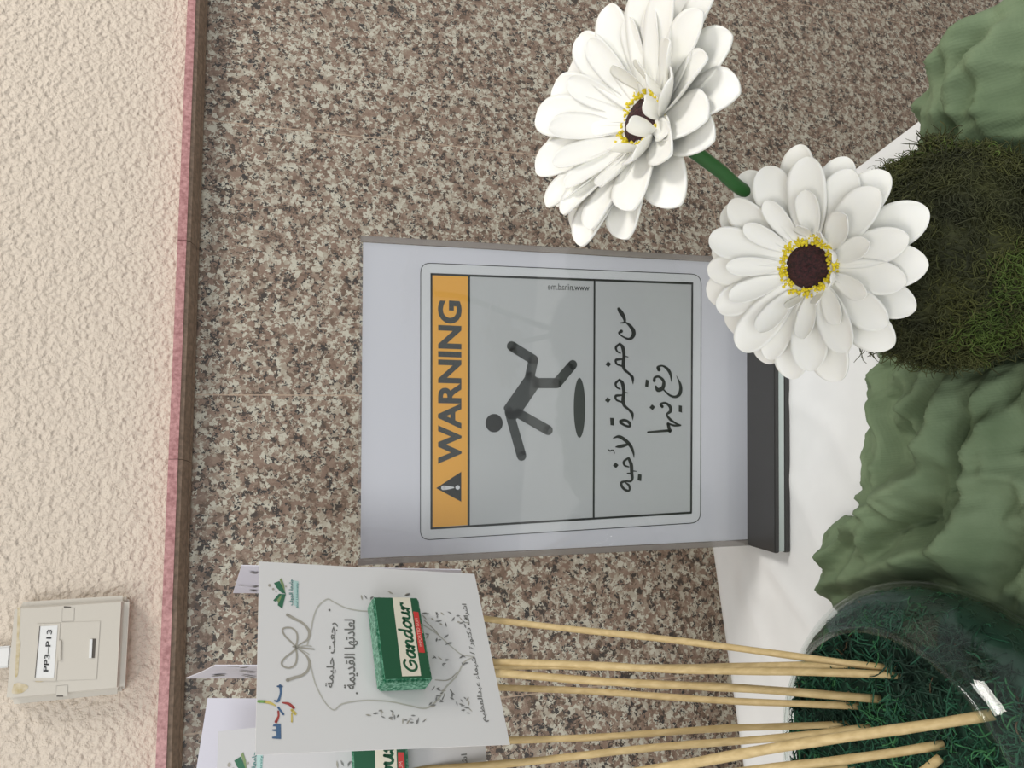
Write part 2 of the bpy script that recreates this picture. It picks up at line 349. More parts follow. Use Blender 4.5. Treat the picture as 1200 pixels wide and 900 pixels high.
lp['label'] = 'white printed tag'
m = MB(); quadbox(m, [P(69, 750), P(72.5, 750), P(72, 774), P(68.5, 774)], .0022, 'plate'); m.build('clip', pf, bevel=.0004)
m = MB(); quadbox(m, [P(108.5, 748.5), P(112.5, 748.5), P(111, 771), P(107.5, 771)], .0011, 'dark_gap'); quadbox(m, [P(105.5, 749), P(108.8, 749), P(107.7, 771), P(104.6, 771)], .0016, 'label_white'); m.build('cable_slot', pf)
for q in ([(73, 712.5), (87.5, 712), (87, 728), (72.5, 728.5)], [(66, 803.5), (80, 802.5), (79.5, 816), (65.5, 817)]):
    m = MB(); quadbox(m, [P(*p) for p in q], .0004, 'plate'); m.build('screw_cover', pf, bevel=.0002)
for q in ([(75, 710.5), (83, 711), (83, 712), (75, 712)], [(66.5, 815), (74, 815), (74, 816.5), (66.5, 816.5)]): m = MB(); quadbox(m, [P(*p) for p in q], .0006, 'dark_gap'); m.build('pry_notch', pf)
m = MB(); art = Art(m, (0, YF, 0), (1, 0, 0), (0, 0, 1), (0, -1, 0))
for i, q in enumerate(([(20.5, 712), (24, 712), (23.5, 728), (22, 748), (20.5, 760), (19, 760), (20, 735)], [(20, 748), (24, 752), (22.5, 770), (21, 790), (17.5, 792), (18.5, 770)], [(16, 802), (22, 800), (33, 804), (29, 810), (22, 813), (14, 812)], [(41, 796), (52, 796.5), (49, 799), (42, 799)])):
    q = [p[:2] for p in catmull([V(p) for p in q+[q[0]]], 4)][:-1]; art.poly(q, 'stain', i)
m.build('glue_stain', pf)['label'] = 'yellowed glue smears'
cx = ony(0, 770, WY)[0]
m = MB(); m.box((cx-.0085, WY-.012, z1+.0005), (cx+.0085, WY+.001, 2.6), 'label_white'); tag(m.build('cable_trunking', bevel=.0015), 'white cable trunking running up the plaster wall above the outlet', 'trunking')

# ------------------------------------------------------------------ table and white cover
TX0, TX1, TY0, TY1 = -1.25, .253, -.20, .595
t = thing('table', 'rectangular table under the white cover, mostly hidden by it', 'table', ((TX0+TX1)/2, (TY0+TY1)/2, 0))
m = MB(); m.box((TX0+.004, TY0+.004, TZ-.03), (TX1-.004, TY1-.004, TZ-.0025), 'wood'); m.build('tabletop', t, bevel=.002)
for sx in (TX0+.06, TX1-.06):
    for sy in (TY0+.06, TY1-.06): m = MB(); m.tube([(sx, sy, 0), (sx, sy, TZ-.03)], .016, 'metal', 14); m.build('leg', t)
m = MB(); gx, gy = 300, 170; vs = []
crease = [[(868, 660), (872, 680), (885, 694), (896, 697)], [(925, 560), (945, 600), (963, 650)], [(905, 660), (925, 700), (955, 740)], [(870, 690), (890, 740), (905, 790)], [(930, 470), (975, 500), (1000, 560)], [(880, 640), (925, 690), (945, 720)]]
crease = [[onz(*p, TZ)[:2] for p in c_] for c_ in crease]
def pseg(p, a, b_): ab = b_-a; u = np.clip(((p-a)@ab)/(ab@ab), 0, 1); d = p-a-u[..., None]*ab; return np.sqrt((d*d).sum(-1)), u
xs = np.linspace(TX0, TX1, gx); ys = np.linspace(TY0, TY1, gy); XX, YY = np.meshgrid(xs, ys); PP = np.stack([XX, YY], -1); H = np.zeros_like(XX)
for c_ in crease:
    D = np.full(XX.shape, 9.)
    for a, b_ in zip(c_[:-1], c_[1:]): D = np.minimum(D, pseg(PP, a, b_)[0])
    H += .0012*np.exp(-(D/.006)**2)
edge = np.minimum(np.minimum(XX-TX0, TX1-XX), np.minimum(YY-TY0, TY1-YY)); H *= np.clip(edge/.02, 0, 1)
H += np.array([[.0006*noise.noise((x*9, y*9, 1)) for x in xs] for y in ys])*np.clip(edge/.03, 0, 1)
H -= .004*np.clip(1-edge/.006, 0, 1)**2
top = [(XX[j, i], YY[j, i], TZ+H[j, i]) for j in range(gy) for i in range(gx)]
m.add(top, [(j*gx+i, j*gx+i+1, (j+1)*gx+i+1, (j+1)*gx+i) for j in range(gy-1) for i in range(gx-1)], 'cloth', True)
per = [(xs[i], TY0, 0, -1) for i in range(0, gx, 3)]+[(TX1, ys[j], 1, 0) for j in range(0, gy, 3)]+[(xs[i], TY1, 0, 1) for i in range(gx-1, -1, -3)]+[(TX0, ys[j], -1, 0) for j in range(gy-1, -1, -3)]
np_ = len(per); vs = []
for k in range(9):
    for i, (x, y, nx, ny) in enumerate(per):
        q = k/8; a = .010*q*(1+math.sin(i*.55+1.5*math.sin(i*.17))); vs.append((x+nx*a, y+ny*a, TZ-.004-.22*q))
m.add(vs, [(k*np_+i, k*np_+(i+1) % np_, (k+1)*np_+(i+1) % np_, (k+1)*np_+i) for k in range(8) for i in range(np_)], 'cloth', True)
tag(m.build('tablecloth'), 'smooth white paper cover spread over the table', 'tablecloth')

# ------------------------------------------------------------------ acrylic sign holder with the warning sheet
SO = CAM+V((.13116, .49105, -.34986)); yaw = .26057; lean = .03967; SW = .216; SH = .2883
SU = V((math.cos(yaw), -math.sin(yaw), 0)); SB = V((math.sin(yaw), math.cos(yaw), 0)); SWv = V((0, 0, 1))*math.cos(lean)+SB*math.sin(lean); SN = unit(np.cross(SU, SWv))   # SN points at the viewer
if SN @ (CAM-SO) < 0: SN = -SN
t = thing('sign_holder', 'clear acrylic stand on a black base holding a printed warning sheet', 'sign', (SO[0], SO[1], TZ))
fb = lambda p: V((SO[0], SO[1], TZ))+SU*p[0]+SB*p[1]+V((0, 0, 1))*p[2]
HB = SO[2]-TZ
m = MB(); m.box((-.1080, -.0315, .0092), (.1135, .032, HB), 'base_black', fb); bb = m.build('base', t, bevel=.0006)
m = MB(); m.box((-.1072, -.0309, .0047), (.1125, .0312, .0093), 'clear_band', fb); m.build('clear_layer', bb)['label'] = 'clear middle layer'
m = MB(); m.box((-.1080, -.0315, .0004), (.1135, .032, .0048), 'base_black', fb); m.build('bottom_plate', bb, bevel=.0005)
fs_ = lambda p: SO+SU*p[0]+SWv*p[2]-SN*p[1]
def panel(name, y0, y1):
    m = MB(); m.box((-SW/2, y0, -.004), (SW/2, y1, SH), 'acrylic', fs_)
    i = m.mi('acrylic_edge_glare')
    for k in (3, 5): m.m[k] = i            # side edges carry refracted wall light and glare in their colour
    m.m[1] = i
    return m.build(name, t)
for k in (-1, 1):                          # pocket sides of clear acrylic, glare painted in as a grey-brown tint
    m = MB(); m.box((k*(SW/2-.0019)-.0019, .0009, -.002), (k*(SW/2-.0019)+.0019, .0034, SH-.0004), 'acrylic_edge_glare', fs_); m.build('side_edge', t)['label'] = 'clear pocket side with glare as a greyish tint'
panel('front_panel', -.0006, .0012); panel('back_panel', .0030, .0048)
m = MB(); m.box((-SW/2+.0042, .0017, -.003), (SW/2-.0042, .0024, SH-.0018), 'sheet', fs_)
A = Art(m, SO-SN*.0017, SU, SWv, SN); A.lift = .0001
oc = [(493, 308), (821.7, 321.7), (820.8, 612.4), (492.6, 633)]
A.rounded(oc, 12, 'sign_white', 0); A.rounded(oc, 12, 'ink', 1, line=.9)
A.poly([(506, 322), (811, 333), (810, 600), (506, 618)], 'sign_grey', 1)
A.poly([(506, 322), (549, 324), (549, 615), (506, 618)], 'orange', 2)
for a, b_, wd in (((504.5, 321.3), (812.3, 332.3), 2.6), ((811.2, 332), (809.8, 601), 2.2), ((504.5, 619.4), (810.5, 600.7), 2.4), ((505.6, 320.5), (505.6, 620), 2.4), ((549.6, 323), (549.2, 616), 2.6), ((696.6, 328), (695.6, 607), 2.2)):
    A.stroke([(*a, wd), (*b_, wd)], 'ink', 3, n=1, flat=True)
A.text('WARNING', (541, 543.5), (541, 353), (513, 543.5), 'figure', 3, bold=.035)
A.poly([(511, 572), (540.5, 552.8), (540.5, 588)], 'ink', 3)
A.stroke([(519.5, 571.6, 5.2), (526, 571.5, 3.6), (531.5, 571.3, 1.4)], 'sign_white', 4); A.disc((536.2, 571.2), 2.6, 2.6, 'sign_white', 4)
pg = lambda l: [(560+x/5.63, 390+y/5.63) for x, y in l]
A.disc((560+107/5.63, 390+596/5.63), 57/5.63, 61/5.63, 'ink', 3)
A.poly(pg([(310, 290), (378, 285), (400, 300), (400, 362), (300, 508), (255, 570), (200, 570), (170, 500), (172, 488)]), 'figure', 3)
for st in ([(222, 88, 66), (366, 178, 66), (342, 290, 66)], [(385, 332, 66), (522, 332, 66), (625, 210, 62)], [(265, 530, 62), (463, 643, 64)], [(205, 520, 60), (288, 812, 64)]):
    for a, b_ in zip(st[:-1], st[1:]): A.stroke([a, b_], 'figure', 3, sc=5.63, off=(560, 390), n=1)
A.disc((560+670/5.63, 390+495/5.63), 38/5.63, 198/5.63, 'figure', 3)
A.text('www.nihad.me', (690.5, 341), (642, 339.5), (690.5, 333.5), 'ink', 3)
K = 6.425; oA = (700, 340); oB = (700, 460)
heh = [[(170, 402, 14), (140, 430, 20), (148, 460, 14), (172, 474, 12)], [(166, 402, 12), (190, 430, 28), (200, 490, 26), (195, 560, 28), (206, 600, 24), (236, 626, 18), (264, 660, 24), (268, 708, 4)], [(198, 496, 10), (231, 503, 7)], [(182, 520, 14), (140, 526, 20), (146, 556, 16), (180, 570, 14)]]
calA = [[(160, 142, 24), (175, 165, 34), (195, 195, 30), (206, 228, 22), (200, 243, 14), (172, 247, 8)], [(205, 237, 8), (245, 268, 24), (272, 310, 32), (268, 345, 30), (240, 368, 20), (195, 352, 12), (162, 325, 14), (180, 310, 26)],
        [(463, 598, 30), (455, 580, 20), (490, 570, 14), (530, 597, 24), (552, 640, 20), (556, 690, 3)], [(428, 682, 24), (432, 660, 20), (462, 652, 18), (498, 685, 24), (492, 735, 30), (455, 752, 30), (440, 725, 16)], [(500, 752, 12), (545, 792, 16), (590, 803, 20), (622, 775, 28), (625, 715, 22), (595, 645, 3)]]
calA += heh+[[(x-2, y+271, wd) for x, y, wd in l] for l in heh]
for l in calA: A.stroke(l, 'ink', 3, sc=K, off=oA)
calB = [[(172, 215, 20), (205, 208, 20), (240, 228, 22), (242, 255, 18), (205, 246, 18), (172, 225, 20)], [(120, 343, 8), (160, 332, 22), (205, 355, 26), (248, 400, 26), (270, 450, 18), (276, 492, 3)], [(140, 409, 10), (180, 404, 26), (240, 388, 14)],
        [(82, 428, 6), (95, 440, 11), (110, 432, 7), (122, 438, 9), (131, 460, 3)], [(230, 494, 14), (200, 520, 20), (205, 548, 16), (236, 560, 10)], [(236, 496, 20), (255, 545, 28), (258, 600, 26), (262, 645, 24), (250, 668, 16), (215, 668, 14), (180, 680, 20), (190, 715, 20), (222, 738, 18), (242, 733, 16), (238, 700, 18), (212, 678, 10)], [(268, 590, 10), (293, 593, 6)], [(226, 608, 10), (252, 610, 14)],
        [(488, 105, 24), (476, 88, 18), (510, 78, 16), (546, 105, 24), (550, 140, 24), (524, 165, 16), (545, 200, 20), (590, 232, 14), (630, 247, 8), (578, 248, 16), (530, 232, 12)]]
for l in calB: A.stroke(l, 'ink', 3, sc=K, off=oB)
for a, b_ in (((532, 236, 24), (545, 290, 26)), ((552, 285, 20), (380, 299, 14))): A.stroke([a, b_], 'ink', 3, sc=K, off=oB, n=1)
def quad(l, off): A.poly([(off[0]+x/K, off[1]+y/K) for x, y in l], 'ink', 3)
for c_, off in (((82, 558), oA), ((78, 828), oA), ((138, 548), oB), ((413, 111), oB)):
    x, y = c_; quad([(x-22, y+2), (x-2, y-22), (x+22, y-2), (x+2, y+22)], off)
quad([(365, 672), (388, 680), (382, 732), (358, 725)], oA); quad([(95, 190), (124, 192), (126, 250), (98, 245)], oB); quad([(306, 612), (333, 618), (330, 668), (302, 660)], oB); quad([(612, 95), (637, 100), (637, 152), (612, 145)], oB)
m.build('printed_sheet', t)['label'] = 'white sheet with orange warning header and a falling figure'

# ------------------------------------------------------------------ gift cards
def Rzxy(a, b_, c_):
    ca, sa, cb, sb, cc, s_ = math.cos(a), math.sin(a), math.cos(b_), math.sin(b_), math.cos(c_), math.sin(c_)
    return np.array([[ca, -sa, 0], [sa, ca, 0], [0, 0, 1]])@np.array([[1, 0, 0], [0, cb, -sb], [0, sb, cb]])@np.array([[cc, 0, s_], [0, 1, 0], [-s_, 0, cc]])
CARD_OPS = []
def card_art(A):
    # olive ribbon frame, picture pixels of the front card
    o3 = lambda l, w_: [(310+x/6.923, 670+y/6.923, w_) for x, y in l]
    A.stroke(o3([(345, 600), (375, 480), (400, 360), (440, 275), (510, 222), (560, 245), (650, 290), (740, 312), (845, 320)], 1.5)+[(470, 716, 1.5), (497, 733, 1.6), (511, 742, 1.6), (528, 757, 1.5), (541, 767, 1.4), (556, 769.5, .7)], 'beige_light', 1, n=5)
    A.stroke(o3([(375, 765), (400, 870)], 1.4)+[(371, 805, 1.4), (380, 822, 1.4), (391, 832, 1.5), (401, 825, 1.6), (425, 821, 1.6), (455, 822, 1.6), (480, 827, 1.6), (499, 830, 1.8), (513, 820, 2), (522, 806, 2), (535, 792, 1.8), (544, 776, 1.5), (556, 769.5, .7)], 'beige_light', 1, n=5)
    A.stroke([(497, 727, 1), (509, 738, 1.2), (514, 744, 1)], 'beige', 2); A.stroke([(510, 797, .8), (525, 797, 1.2), (536, 788, 1)], 'beige', 2)
    A.stroke([(a, b_, wd) for (a, b_, _), wd in zip(o3([(185, 350), (235, 378), (300, 412), (345, 455), (365, 500), (350, 550), (310, 575), (265, 605)], 0), (3.6, 3.4, 3, 3, 3.6, 2.6, 1.6, 1.2))], 'beige', 2)
    A.stroke([(a, b_, wd) for (a, b_, _), wd in zip(o3([(185, 880), (240, 860), (305, 840), (350, 800), (365, 740), (345, 690), (310, 655), (262, 620)], 0), (4, 3.6, 3, 3, 3.4, 2.4, 1.6, 1.2))], 'beige', 2)
    A.stroke(o3([(255, 610), (215, 570), (165, 520), (145, 475), (170, 455), (225, 460), (262, 500), (265, 560), (252, 612)], 2.1), 'beige', 2)
    A.stroke(o3([(252, 615), (262, 680), (250, 750), (205, 780), (155, 770), (138, 740), (165, 700), (215, 660), (262, 620)], 2.1), 'beige', 2)
    A.stroke(o3([(230, 608), (280, 615), (400, 628)], 1.7), 'beige', 2); A.stroke(o3([(270, 612), (330, 600), (380, 605)], 1.1), 'beige_light', 2); A.stroke(o3([(270, 625), (330, 650), (360, 670)], 1.1), 'beige_light', 2)
    # Arabic lines, right to left = from the right edge of the card
    A.text(arabic('رجعت حليمة'), (393, 806), (396, 730), (381, 806), 'grey_ink', 2, .012)
    A.text(arabic('لعادتها القديمة'), (420, 808), (419, 726), (403, 808), 'grey_ink', 2, .012)
    A.disc((386, 715), 1.3, 1.3, 'grey_ink', 2); A.disc((418, 812.5), 1.2, 1.2, 'grey_ink', 2)
    A.text(arabic('اشراف دكتورة / شيماء عبدالعظيم'), (573, 846), (549, 708), (564, 846), 'grey_ink', 2, .012)
    # leafy wreath
    rnd = random.Random(3)
    for (x0, y0, x1, y1, n) in ((423, 697, 446, 704, 5), (455, 694, 480, 698, 4), (495, 706, 548, 744, 22), (500, 735, 528, 757, 7), (508, 762, 528, 790, 6), (430, 829, 500, 850, 22), (505, 800, 552, 838, 26), (500, 822, 520, 832, 3), (540, 765, 552, 800, 5)):
        for _ in range(n):
            u, q = rnd.random(), rnd.random(); x = x0+(x1-x0)*u; y = y0+(y1-y0)*(.5*u+.5*q); a = rnd.uniform(-.3, 3.2); l = rnd.uniform(1.8, 3.6); mt = rnd.choice(['leaf_ink', 'leaf_ink', 'grey_ink', 'beige'])
            A.stroke([(x-l*math.cos(a), y-l*math.sin(a), .3), (x, y, rnd.uniform(1.2, 2.3)), (x+l*math.cos(a), y+l*math.sin(a), .3)], mt, 2, n=2, flat=True)
    # green book emblem and its caption
    c3 = lambda l: [(300+x/7.5, 650+y/7.5) for x, y in l]
    A.poly(c3([(157, 250), (205, 232), (240, 300), (262, 345), (225, 335), (180, 290)]), 'logo_green', 2); A.poly(c3([(207, 222), (222, 208), (245, 262), (255, 330), (240, 300)]), 'logo_olive', 3)
    A.poly(c3([(150, 405), (200, 345), (262, 348), (245, 410), (230, 475), (190, 445), (200, 400), (170, 412)]), 'logo_green', 2); A.poly(c3([(185, 398), (222, 352), (222, 380), (196, 432)]), 'logo_olive', 3)
    for x, y, r in ((118, 270, 1.7), (150, 302, 1.3), (175, 322, .9), (262, 280, 1)): A.disc((300+x/7.5, 650+y/7.5), r, r, 'beige', 2)
    A.poly(c3([(325, 225), (372, 235), (372, 470), (330, 440)]), 'teal_pale', 1)
    A.text(arabic('جامعة الجوف'), (344.5, 709.5), (344.5, 679), (338.5, 709.5), 'teal', 2, .02); A.text('Jouf University', (350, 713), (350, 683), (346.8, 713), 'teal', 2, .01)
    # the little figure mark with blue lettering
    d3 = lambda l: [(300+x/6.923, 770+y/6.923, wd/6.923) for x, y, wd in l]
    A.poly([(p[0], p[1]) for p in d3([(165, 543, 0), (200, 540, 0), (203, 665, 0), (130, 660, 0), (130, 648, 0), (165, 643, 0), (165, 603, 0), (130, 598, 0), (132, 588, 0), (165, 585, 0), (165, 562, 0), (135, 562, 0), (140, 548, 0)])], 'blue', 2)
    A.stroke(d3([(195, 232, 22), (200, 290, 16), (180, 355, 20), (150, 355, 12)]), 'blue', 2); A.stroke(d3([(175, 238, 14), (212, 240, 14)]), 'blue', 2)
    A.stroke(d3([(20, 360, 22), (70, 362, 22)]), 'lime_ink', 2); A.stroke(d3([(70, 362, 22), (120, 375, 20), (158, 395, 10)]), 'yellow_ink', 2)
    A.stroke(d3([(212, 370, 10), (265, 380, 22), (305, 412, 22)]), 'red_ink', 2); A.stroke(d3([(290, 430, 22), (318, 460, 24)]), 'yellow_ink', 2); A.stroke(d3([(290, 460, 12), (290, 525, 14)]), 'yellow_ink', 2)
    A.stroke(d3([(180, 410, 16), (222, 465, 16)]), 'blue', 2); A.stroke(d3([(180, 440, 14), (182, 480, 16), (162, 525, 24)]), 'red_ink', 2)
def card_frame(TLp, U, W): pass
def make_card(label, C, U, W, Wd, Ht, art_from=None, mt='card', bend=0.0):
    U = unit(U); W = unit(W-U*(W@U)); Nn = unit(np.cross(U, W))
    if Nn@(CAM-C) < 0: Nn = -Nn
    m = MB(); m.box((-Wd/2, 0, -Ht/2), (Wd/2, .0006, Ht/2), mt, lambda p: C+U*p[0]+W*p[2]-Nn*p[1])
    a = Art(m, C, U, W, Nn)
    if art_from == 'draw': card_art(a); CARD_OPS.append((a.ops, Wd, Ht))
    elif art_from == 'copy':
        ops, w0, h0 = CARD_OPS[0]
        for vs, fs, mt_, k in ops: a.emit([v*np.array([Wd/w0, Ht/h0]) for v in vs], fs, mt_, k)
    return tag(m.build('gift_card'), label, 'card', 'gift cards on the skewers'), (C, U, W, Nn)
cv = (-.0192, .4226, -.0602); RM = Rzxy(R_(31.5), R_(10.7), R_(.5))
card1, fr1 = make_card('white printed gift card, frontmost, with olive ribbon frame, standing before the warning sign', CAM+V(cv), RM[:, 0], RM[:, 2], .1, .1223, 'draw')
TR, BR, TL = atd(256, 857, .402), atd(565, 880, .418), atd(247, 1080, .372)
W2 = .112; u2 = unit(TR-TL); w2 = unit((TR-BR)-u2*((TR-BR)@u2)); h2 = np.linalg.norm(TR-BR)
card2, fr2 = make_card('grey-white gift card peeking out below-left of the frontmost card, with its own green emblem', TR-u2*W2/2-w2*h2/2, u2, w2, W2, h2, 'copy', 'card_mid')
R3 = Rzxy(.2101, -.0865, .1226)
make_card('blank lilac-white paper card, rearmost, behind the card with the cut-off emblem', CAM+V((-.0907, .4396, -.0303))*1.09, R3[:, 0], R3[:, 2], .109, .133, None, 'card_back')
def edge_card(label, q, marks, name='gift_card'):
    m = MB(); q = [V(p) for p in q]; n = unit(np.cross(q[1]-q[0], q[3]-q[0])); m.prism(q, n*.0005, 'card_back')
    if n@(CAM-q[0]) < 0: n = -n
    a = Art(m, q[0]+n*.0006, q[1]-q[0], np.cross(n, q[1]-q[0]), n); a.lift = .0002
    for st in marks: a.stroke(st, 'grey_ink', 1, n=3)
    return tag(m.build(name), label, 'card', 'gift cards on the skewers')
edge_card('gift card seen almost edge-on, only its upright top strip showing beside the frontmost card', [atd(273, 695, .52), atd(283, 663, .45), atd(540, 668, .46), atd(545, 697, .53)], [[(295, 671, 1.5), (299, 672, 1.6), (301, 671, .6)], [(293, 692, .8), (297, 692.5, 2.2), (300, 693, .8)], [(298, 688, 1.5), (301, 687.5, 1.2)], [(280, 686, .5), (300, 688, .5)]])
edge_card('gift card seen edge-on as a thin pointed sliver near the ledge', [atd(218, 795, .53), atd(236, 788, .49), atd(252, 780, .44), atd(540, 781, .45), atd(545, 795, .54)], [[(268, 781.5, .8), (274, 781, 2), (280, 780.8, .6)], [(250, 792.5, .6), (258, 791.5, 1.2), (262, 791, .5)], [(282, 786, .5), (295, 788, 1)], [(285, 791.5, .5), (298, 794, .8)], [(284, 782.5, .8), (290, 781.5, .5)]])

def gum(label, fr, dx=0, dz=0, rz=0, sc=1.0):
    C, U, W, Nn = fr; ca, sa = math.cos(rz), math.sin(rz); U2 = U*ca+W*sa; W2_ = -U*sa+W*ca
    O = C+U*dx+W*dz; tk = .011*sc; hx, hz = .0236*sc, .0128*sc
    t = thing('gum_pack', label, 'gum pack', O, 'gum packs on the cards')
    f = lambda p: O+U2*p[0]+W2_*p[2]+Nn*p[1]
    m = MB(); m.box((-hx, .0004, -hz), (hx, tk, hz), 'pack_foil', f)
    bd = m.build('wrapper', t, bevel=.0012)
    m = MB(); a = Art(m, O+Nn*tk, U2, W2_, Nn); k = sc
    def loc(l): return [(x*k, z*k) for x, z in l]
    e = .0011; ex, ez = .0236-e, .0128-e
    a.poly(loc([(-ex, -ez), (ex, -ez), (ex, ez), (-ex, ez)]), 'pack_green', 0, True)
    a.poly(loc([(-ex+.0012, -.0068), (ex+.0004, -.0078), (ex+.0004, .0020), (-ex+.0012, .0030)]), 'pack_cream', 1, True)
    a.poly(loc([(-.009, -.0108), (.0142, -.0110), (.0146, -.0082), (-.0088, -.0076)]), 'pack_red', 2, True)
    vs, fs, _ = text_mesh('IMPORTED GUM', .0); a.emit([V((-.0055+.016*v[0], -.0101+.0016*v[1]))*k for v in vs], fs, 'pack_pale', 3)
    vs, fs, _ = text_mesh('GUM', .0); a.emit([V((.002+.005*v[0], -.0119+.0006*v[1]))*k for v in vs], fs, 'pack_cream', 3)
    # brush lettering, x-height 1
    x = 0; S = .00385*k; ox, oz = -.0192*k, -.0052*k; LET = {
        'G': (1.45, [[(1.15, 1.42), (.75, 1.62), (.3, 1.35), (.06, .78), (.22, .2), (.65, -.02), (1.05, .2), (1.18, .66), (.98, .80), (.7, .68)]]),
        'a': (1.12, [[(.78, .9), (.45, 1.0), (.1, .62), (.18, .1), (.5, .08), (.8, .7)], [(.8, 1.0), (.8, .3), (.95, .02), (1.15, .2)]]),
        'n': (1.15, [[(.02, .75), (.16, 1.0), (.22, .6), (.2, 0)], [(.2, .5), (.5, .96), (.78, .85), (.78, .3), (.92, .02), (1.15, .2)]]),
        'd': (1.15, [[(.78, .9), (.45, 1.0), (.1, .62), (.18, .1), (.5, .08), (.8, .7)], [(.82, 1.75), (.8, .3), (.95, .02), (1.15, .2)]]),
        'o': (1.0, [[(.5, 1.0), (.12, .65), (.2, .1), (.5, 0), (.8, .35), (.78, .8), (.5, 1.0), (.7, .85), (1.0, .8)]]),
        'u': (1.15, [[(.02, .8), (.15, 1.0), (.15, .3), (.4, .02), (.68, .3), (.8, 1.0)], [(.8, 1.0), (.8, .3), (.94, .02), (1.15, .2)]]),
        'r': (.85, [[(.02, .75), (.16, 1.0), (.22, .6), (.2, 0)], [(.2, .5), (.42, .95), (.68, 1.0), (.78, .78)]])}
    for ch in 'Gandour':
        adv, sts = LET[ch]
        for st in sts: a.stroke([(ox+(x+p[0]+.12*p[1])*S*1.27, oz+p[1]*S-(x*.00011*k), .33*S) for p in st], 'pack_green', 2, local=True)
        x += adv
    a.disc(V((ox+(x+.15)*S*1.27, oz+.9*S)), .0004*k, .0004*k, 'grey_ink', 2, True)
    m.build('printed_face', t)['label'] = 'green face with cream lettering band and red strip'
gum('small green and cream gum pack stuck on the frontmost card', fr1, .0013, -.0075, R_(1.5))
gum('green gum pack cut off by the picture edge, on the card behind the frontmost one', fr2, .0215, -.013, R_(1), 1.1)

# ------------------------------------------------------------------ glass bowl, moss, skewers
BX, BY, BA, BBz, BCz, BRz = -.104, .339, .0995, .0513, TZ+.0472, TZ+.0787
def rad_at(z): return BA*math.sqrt(max(0, 1-((z-BCz)/BBz)**2))
zz = np.linspace(TZ+.002, BRz, 26)
outer = [(0.0001, TZ+.0012), (.03, TZ+.0012)]+[(rad_at(z), z) for z in zz]
inner = [(max(r-.0022, .0001), z+(.0025 if z < TZ+.01 else 0)) for r, z in outer]
r_e = rad_at(BRz)
t = thing('glass_bowl', 'low round clear glass bowl with a wide mouth, full of green moss', 'bowl', (BX, BY, TZ))
m = MB(); m.lathe(outer+[(r_e-.0003, BRz+.0008), (r_e-.0018, BRz+.0008)]+list(reversed(inner)), BX, BY, 'glass', 96); m.build('bowl_body', t)
m = MB(); m.lathe([(r_e-.001+.0016*math.cos(a), BRz+.0006+.0014*math.sin(a)) for a in np.linspace(0, 2*math.pi, 11)[:-1]], BX, BY, 'glass', 96, True); m.build('rim', t)
def strands(mb, n, place, mats, L0, L1, r, seed, curl=1.0, segs=6):
    """curly fibres lying on a surface: place(rnd) -> point, normal"""
    rnd = random.Random(seed)
    for _ in range(n):
        p, nm, mt = place(rnd); p = V(p); nm = unit(nm); d = V((rnd.gauss(0, 1), rnd.gauss(0, 1), rnd.gauss(0, 1))); d = unit(d-nm*(d@nm)+nm*rnd.uniform(-.1, .5))
        L = rnd.uniform(L0, L1); pts = [p]; axis = unit(V((rnd.gauss(0, 1), rnd.gauss(0, 1), rnd.gauss(0, 1)))); ang = rnd.uniform(-.55, .55)*curl
        for k in range(segs):
            d = unit(d+np.cross(axis, d)*ang+V((rnd.gauss(0, .15), rnd.gauss(0, .15), rnd.gauss(0, .15)))-nm*.06); pts.append(pts[-1]+d*L/segs)
        rr = r*rnd.uniform(.6, 1.3); mb.tube(pts, [rr*(1-.55*i/segs) for i in range(segs+1)], mt or rnd.choice(mats), 3, True, False)
MZ = TZ+.055
def bowl_h(r): return MZ+.015*(r/.088)**3
m = MB(); prof = [(0.0001, bowl_h(0)-.006)]+[(r, bowl_h(r)-.006) for r in np.linspace(.01, .0868, 12)]+[(rad_at(z)-.0042, z) for z in np.linspace(MZ+.008, TZ+.008, 10)]+[(.0001, TZ+.006)]
m.lathe(prof, BX, BY, 'fern_dark', 48)
def in_bowl(rnd):
    a = rnd.uniform(0, 2*math.pi)
    q = noise.noise((math.cos(a)*2, math.sin(a)*2, rnd.random()*1.5))
    if rnd.random() < .55:
        r = .0875*math.sqrt(rnd.random()); p = (BX+r*math.cos(a), BY+r*math.sin(a), bowl_h(r)-.006+rnd.uniform(-.004, .006)); nm = (0, 0, 1)
    else:
        z = rnd.uniform(TZ+.010, TZ+.070); r = rad_at(z)-.006; p = (BX+r*math.cos(a), BY+r*math.sin(a), z); nm = (math.cos(a), math.sin(a), .3*(z-BCz)/.03)
        nm = unit(nm); p = V(p)
    k = noise.noise(V(p)*38)+rnd.uniform(-.35, .35); mt = 'fern_bright' if k > .40 else 'fern_green' if k > -.16 else 'fern_dark'
    if rnd.random() < .012: mt = 'fern_brown'
    return p, nm, mt
strands(m, 8500, in_bowl, None, .007, .016, .00062, 11)
vv = np.array(m.v); rr_ = np.hypot(vv[:, 0]-BX, vv[:, 1]-BY); lim = np.array([max(rad_at(min(z, BRz))-.0034, .02) if z > TZ+.006 else .05 for z in vv[:, 2]]); s_ = np.minimum(1, lim/np.maximum(rr_, 1e-6))
vv[:, 0] = BX+(vv[:, 0]-BX)*s_; vv[:, 1] = BY+(vv[:, 1]-BY)*s_; vv[:, 2] = np.maximum(vv[:, 2], TZ+.005); m.v = [tuple(p) for p in vv]
tag(m.build('bowl_moss'), 'deep green curly moss filling the glass bowl', 'moss', kind='stuff')

